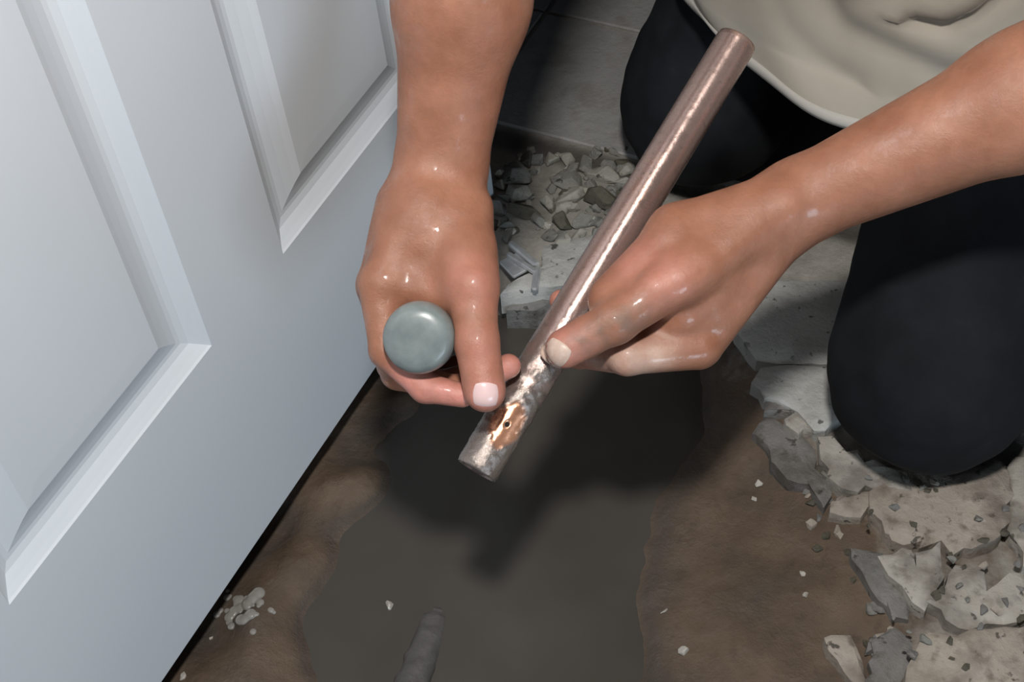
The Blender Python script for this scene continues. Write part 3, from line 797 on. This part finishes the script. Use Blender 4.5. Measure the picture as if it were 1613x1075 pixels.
big = [
    ('mortar_chunk', z1(590, 400), .012, .010, .009, 'chunk_pale', 'cream mortar chunk just below the dark gap in front of the grey tile'),
    ('mortar_chunk', z1(715, 395), .013, .010, .008, 'chunk_pale', 'pale mortar chunk right of the cream one below the tile gap'),
    ('mortar_chunk', z1(1050, 545), .023, .014, .010, 'chunk_pale', 'large pale greenish mortar chunk beside the middle of the copper pipe'),
    ('mortar_chunk', z1(1210, 600), .011, .008, .008, 'chunk_pale', 'small pinkish pale chunk touching the left edge of the copper pipe'),
    ('mortar_chunk', z1(555, 775), .015, .012, .010, 'chunk_pale', 'rounded pale grey chunk just above the olive clod'),
    ('earth_clod', z1(665, 920), .020, .014, .011, 'clod', 'dark olive earth clod above the shiny metal bracket'),
    ('earth_clod', z1(1010, 745), .023, .018, .013, 'clod', 'large brown earth clod left of the copper pipe'),
    ('earth_clod', z1(400, 420), .014, .011, .010, 'clod', 'small dark clod near the wrist under the grey tile edge'),
    ('earth_clod', z1(1190, 435), .012, .008, .007, 'clod', 'small black clod in the gap at the edge of the grey tile'),
    ('mortar_chunk', z1(280, 560), .024, .018, .010, 'chunk_grey', 'flat grey mortar chunk beside the wrist at the rubble edge'),
    ('mortar_chunk', z1(310, 700), .019, .013, .009, 'chunk_pale', 'light grey angular chunk beside the fist under the flat one'),
    ('mortar_chunk', z1(720, 570), .028, .016, .009, 'chunk_grey', 'broad flat grey mortar chunk in the middle of the rubble'),
    ('mortar_chunk', z1(760, 700), .024, .014, .009, 'chunk_pale', 'broad light mortar chunk between the two earth clods'),
    ('earth_clod', z1(330, 850), .022, .011, .009, 'clod', 'long dark clod beside the fist above the metal bracket'),
    ('mortar_chunk', z1(870, 450), .020, .011, .007, 'chunk_grey', 'low grey chunk under the gap left of the pale greenish chunk'),
    ('mortar_chunk', z1(880, 930), .018, .014, .008, 'chunk_grey', 'grey chunk right of the olive clod on the pale slab edge'),
]
for i, (n_, (a, b), sx, sy, sz, mt, lab) in enumerate(big):
    chunk(n_, a, b, sx, sy, sz, mt, 100+i, lab, 'clod' if n_ == 'earth_clod' else 'chunk')
for i in range(90):
    a, b = random.uniform(775, 1005), random.uniform(238, 385)
    if a > 1090-(b-238)*.75: continue
    s = random.uniform(.003, .0105)
    hm = random.choice(('chunk_pale', 'chunk_pale', 'chunk_grey', 'chunk_grey', 'clod'))
    chunk('mortar_crumb', a, b, s*1.3, s, s*.8, hm, 200+i,
          'small '+HUE[hm]+' crumb scattered in the rubble between the fist and the pipe', 'crumb', HUE[hm]+' crumbs in the rubble')
for i in range(48):
    t = random.random(); a = 1205+t*190+random.uniform(-10, 35); b = 640+t*420+random.uniform(-30, 25)
    s = random.uniform(.003, .0065)
    hm = random.choice(('slab_grey', 'clod', 'chunk_grey', 'slab_tan'))
    chunk('pit_edge_stone', a, b, s*1.4, s, s*.8, hm, 300+i,
          'small wet '+HUE[hm]+' stone along the broken right edge of the pit', 'stone', HUE[hm]+' stones along the pit edge')
for i in range(44):
    a, b = random.uniform(1360, 1605), random.uniform(770, 1070)
    if a < 1340+(b-770)*.25: continue
    s = random.uniform(.0018, .0048)
    hm = random.choice(('slab_grey', 'clod', 'clod', 'slab_tan', 'chunk_grey'))
    o = chunk('slab_crumb', a, b, s*1.4, s, s*.7, hm, 500+i,
              'small '+HUE[hm]+' crumb lying on the broken slabs in front of the near knee', 'crumb', HUE[hm]+' crumbs on the broken slabs')
    o.location.z = .0005+s*.3
# the flat pale stone in the mud, bottom right
def mud_stone():
    pts = [onz(a, b, -.012) for a, b in z5([(215, 690), (260, 655), (400, 670), (450, 760), (525, 985), (490, 1010), (400, 985), (300, 830), (250, 780)])]
    o = poly_prism('flat_stone', pts, -.012, .016, MAT['slab_tan'], None, jit=.002, tilt=.05)
    tag(o, 'flat pale stone stuck in the brown mud at the pit edge', 'stone')
mud_stone()
# small glints on the wet ground, put in as pale glossy pebbles
for i, (a, b, s, lab) in enumerate([(289, 1066, .0040, 'white glint lump by the door foot at the bottom edge'), (1196, 764, .0042, 'oblong pale glint lump on the brown mud below the broken tile'),
        (1188, 787, .0030, 'small pale glint lump just under the oblong one on the mud'), (1264, 904, .0030, 'upper of two pale glint specks in the middle of the right mud'),
        (1271, 938, .0034, 'lower of two pale glint specks in the middle of the right mud'), (1078, 1026, .0050, 'largest glint pebble at the right waterline'),
        (1046, 963, .0032, 'small glinting pebble above the largest one at the right waterline'), (612, 955, .0045, 'white glint speck on the dark water'),
        (333, 1006, .0022, 'tiny white speck of grit between the foam and the door foot'), (1456, 765, .0055, 'glossy wet pebble just under the near knee'),
        (1422, 777, .0045, 'pale wet pebble left of the glossy one under the near knee'), (1354, 786, .0050, 'shiny pebble at the crack left of the near knee'),
        (862, 357, .0060, 'brightest glint pebble beside the olive clod'), (873, 375, .0052, 'glint pebble below the olive clod on the pale slab'), (805, 367, .0060, 'white glint pebble above the metal bracket')]):
    chunk('glint_pebble', a, b, s*1.2, s, s*.8, 'grit', 400+i, lab, 'pebble', 'glinting wet pebbles', sink=.25)

# metal bracket in the rubble
def bracket():
    A = onz(803, 383, .004); Bp = onz(847, 420, .004); Cc = onz(795, 425, .004)
    e = empty('metal_bracket', (0, 0, 0)); tag(e, 'small shiny metal bracket lying in the rubble beside the fist', 'bracket')
    def bar(name, a, b, w_, h_):
        a, b = np.array(a), np.array(b); d = b-a; L = np.linalg.norm(d); d /= L; s = np.cross(d, (0, 0, 1)); s /= np.linalg.norm(s); u = np.cross(s, d)
        bm = bmesh.new(); r = []
        for t in (0, L):
            r.append([bm.verts.new(a+d*t+s*x*w_/2+u*y*h_/2) for x, y in ((-1, -1), (1, -1), (1, 1), (-1, 1))])
        for i in range(4): bm.faces.new((r[0][i], r[0][(i+1) % 4], r[1][(i+1) % 4], r[1][i]))
        bm.faces.new(r[0][::-1]); bm.faces.new(r[1])
        bmesh.ops.bevel(bm, geom=bm.edges[:], offset=min(w_, h_)*.28, segments=3, affect='EDGES')
        bmesh.ops.recalc_face_normals(bm, faces=bm.faces)
        return mk_bm(name, bm, MAT['steel'], e, False)
    off = (Cc-A)*.42
    bar('rim', A, Bp, .008, .008)
    bar('rim', A+off, Bp+off*.55, .006, .006)
    bar('plate', A+off*1.1+(0, 0, -.004), Bp*.55+A*.45+off*1.3+(0, 0, -.004), .022, .004)
    bar('end_bar', Bp+(0, 0, -.001), Bp+off*1.9+(0, 0, -.004), .007, .006)
bracket()

# mud-coated pipe end lying half sunk in the water
def sunk():
    a, b = onz(634, 1115, ZW+.006), onz(690, 968, ZW-.009)
    d = b-a; L = float(np.linalg.norm(d))
    n, m = 28, 40; V = []
    for j in range(m):
        for k in range(n):
            an = 2*math.pi*k/n; z = L*j/(m-1); r = .0140*(1+.09*float(vnoise(np.array([[math.cos(an)*.01, math.sin(an)*.01, z]]), 130, 41)[0]))*(1 if j < m-3 else .82)
            V.append((r*math.cos(an), r*math.sin(an)*.8, z))
    Fc = [(j*n+k, j*n+(k+1) % n, (j+1)*n+(k+1) % n, (j+1)*n+k) for j in range(m-1) for k in range(n)]
    Fc += [tuple(range(n))[::-1], tuple((m-1)*n+k for k in range(n))]
    mt = mat_simple('grey_mud_coat', (.082, .077, .073), (.115, .108, .103), 70, .55, .5, .002)
    o = mk('sunken_pipe', V, Fc, mt, None, True); orient(o, a, b)
    tag(o, 'grey mud-coated pipe end lying half sunk in the dark water', 'pipe')
sunk()

# foam patch by the door foot
def foam():
    r = np.random.default_rng(5); sp = []
    for i in range(46):
        if i < 9:
            px, py = [(398, 938), (405, 931), (389, 947), (366, 955), (386, 971), (394, 966), (378, 972), (360, 962), (372, 938)][i]; rad = r.uniform(.0045, .0065)
        else:
            px, py = 384+r.normal(0, 24), 952+r.normal(0, 17); rad = r.uniform(.0015, .0038)
        X = onz(px, py, -.03); sp.append((X[0], X[1], float(ground_z(X)[0])+.0003, rad))
    sp = np.array(sp)
    def fn(p):
        d = None
        for x, y, z, rad in sp:
            e = np.linalg.norm((p-(x, y, z))*(1, 1, 1.9), axis=1)-rad
            d = e if d is None else smin(d, e, .0016)
        return d*.6
    V, Qf = surface(fn, sp[:, :3].min(0)-.009, sp[:, :3].max(0)+.009, .0009)
    o = mk_np('foam_patch', V, Qf, MAT['foam'])
    tag(o, 'patch of white foam bubbles on the mud at the door foot', 'foam', None, 'stuff')
foam()
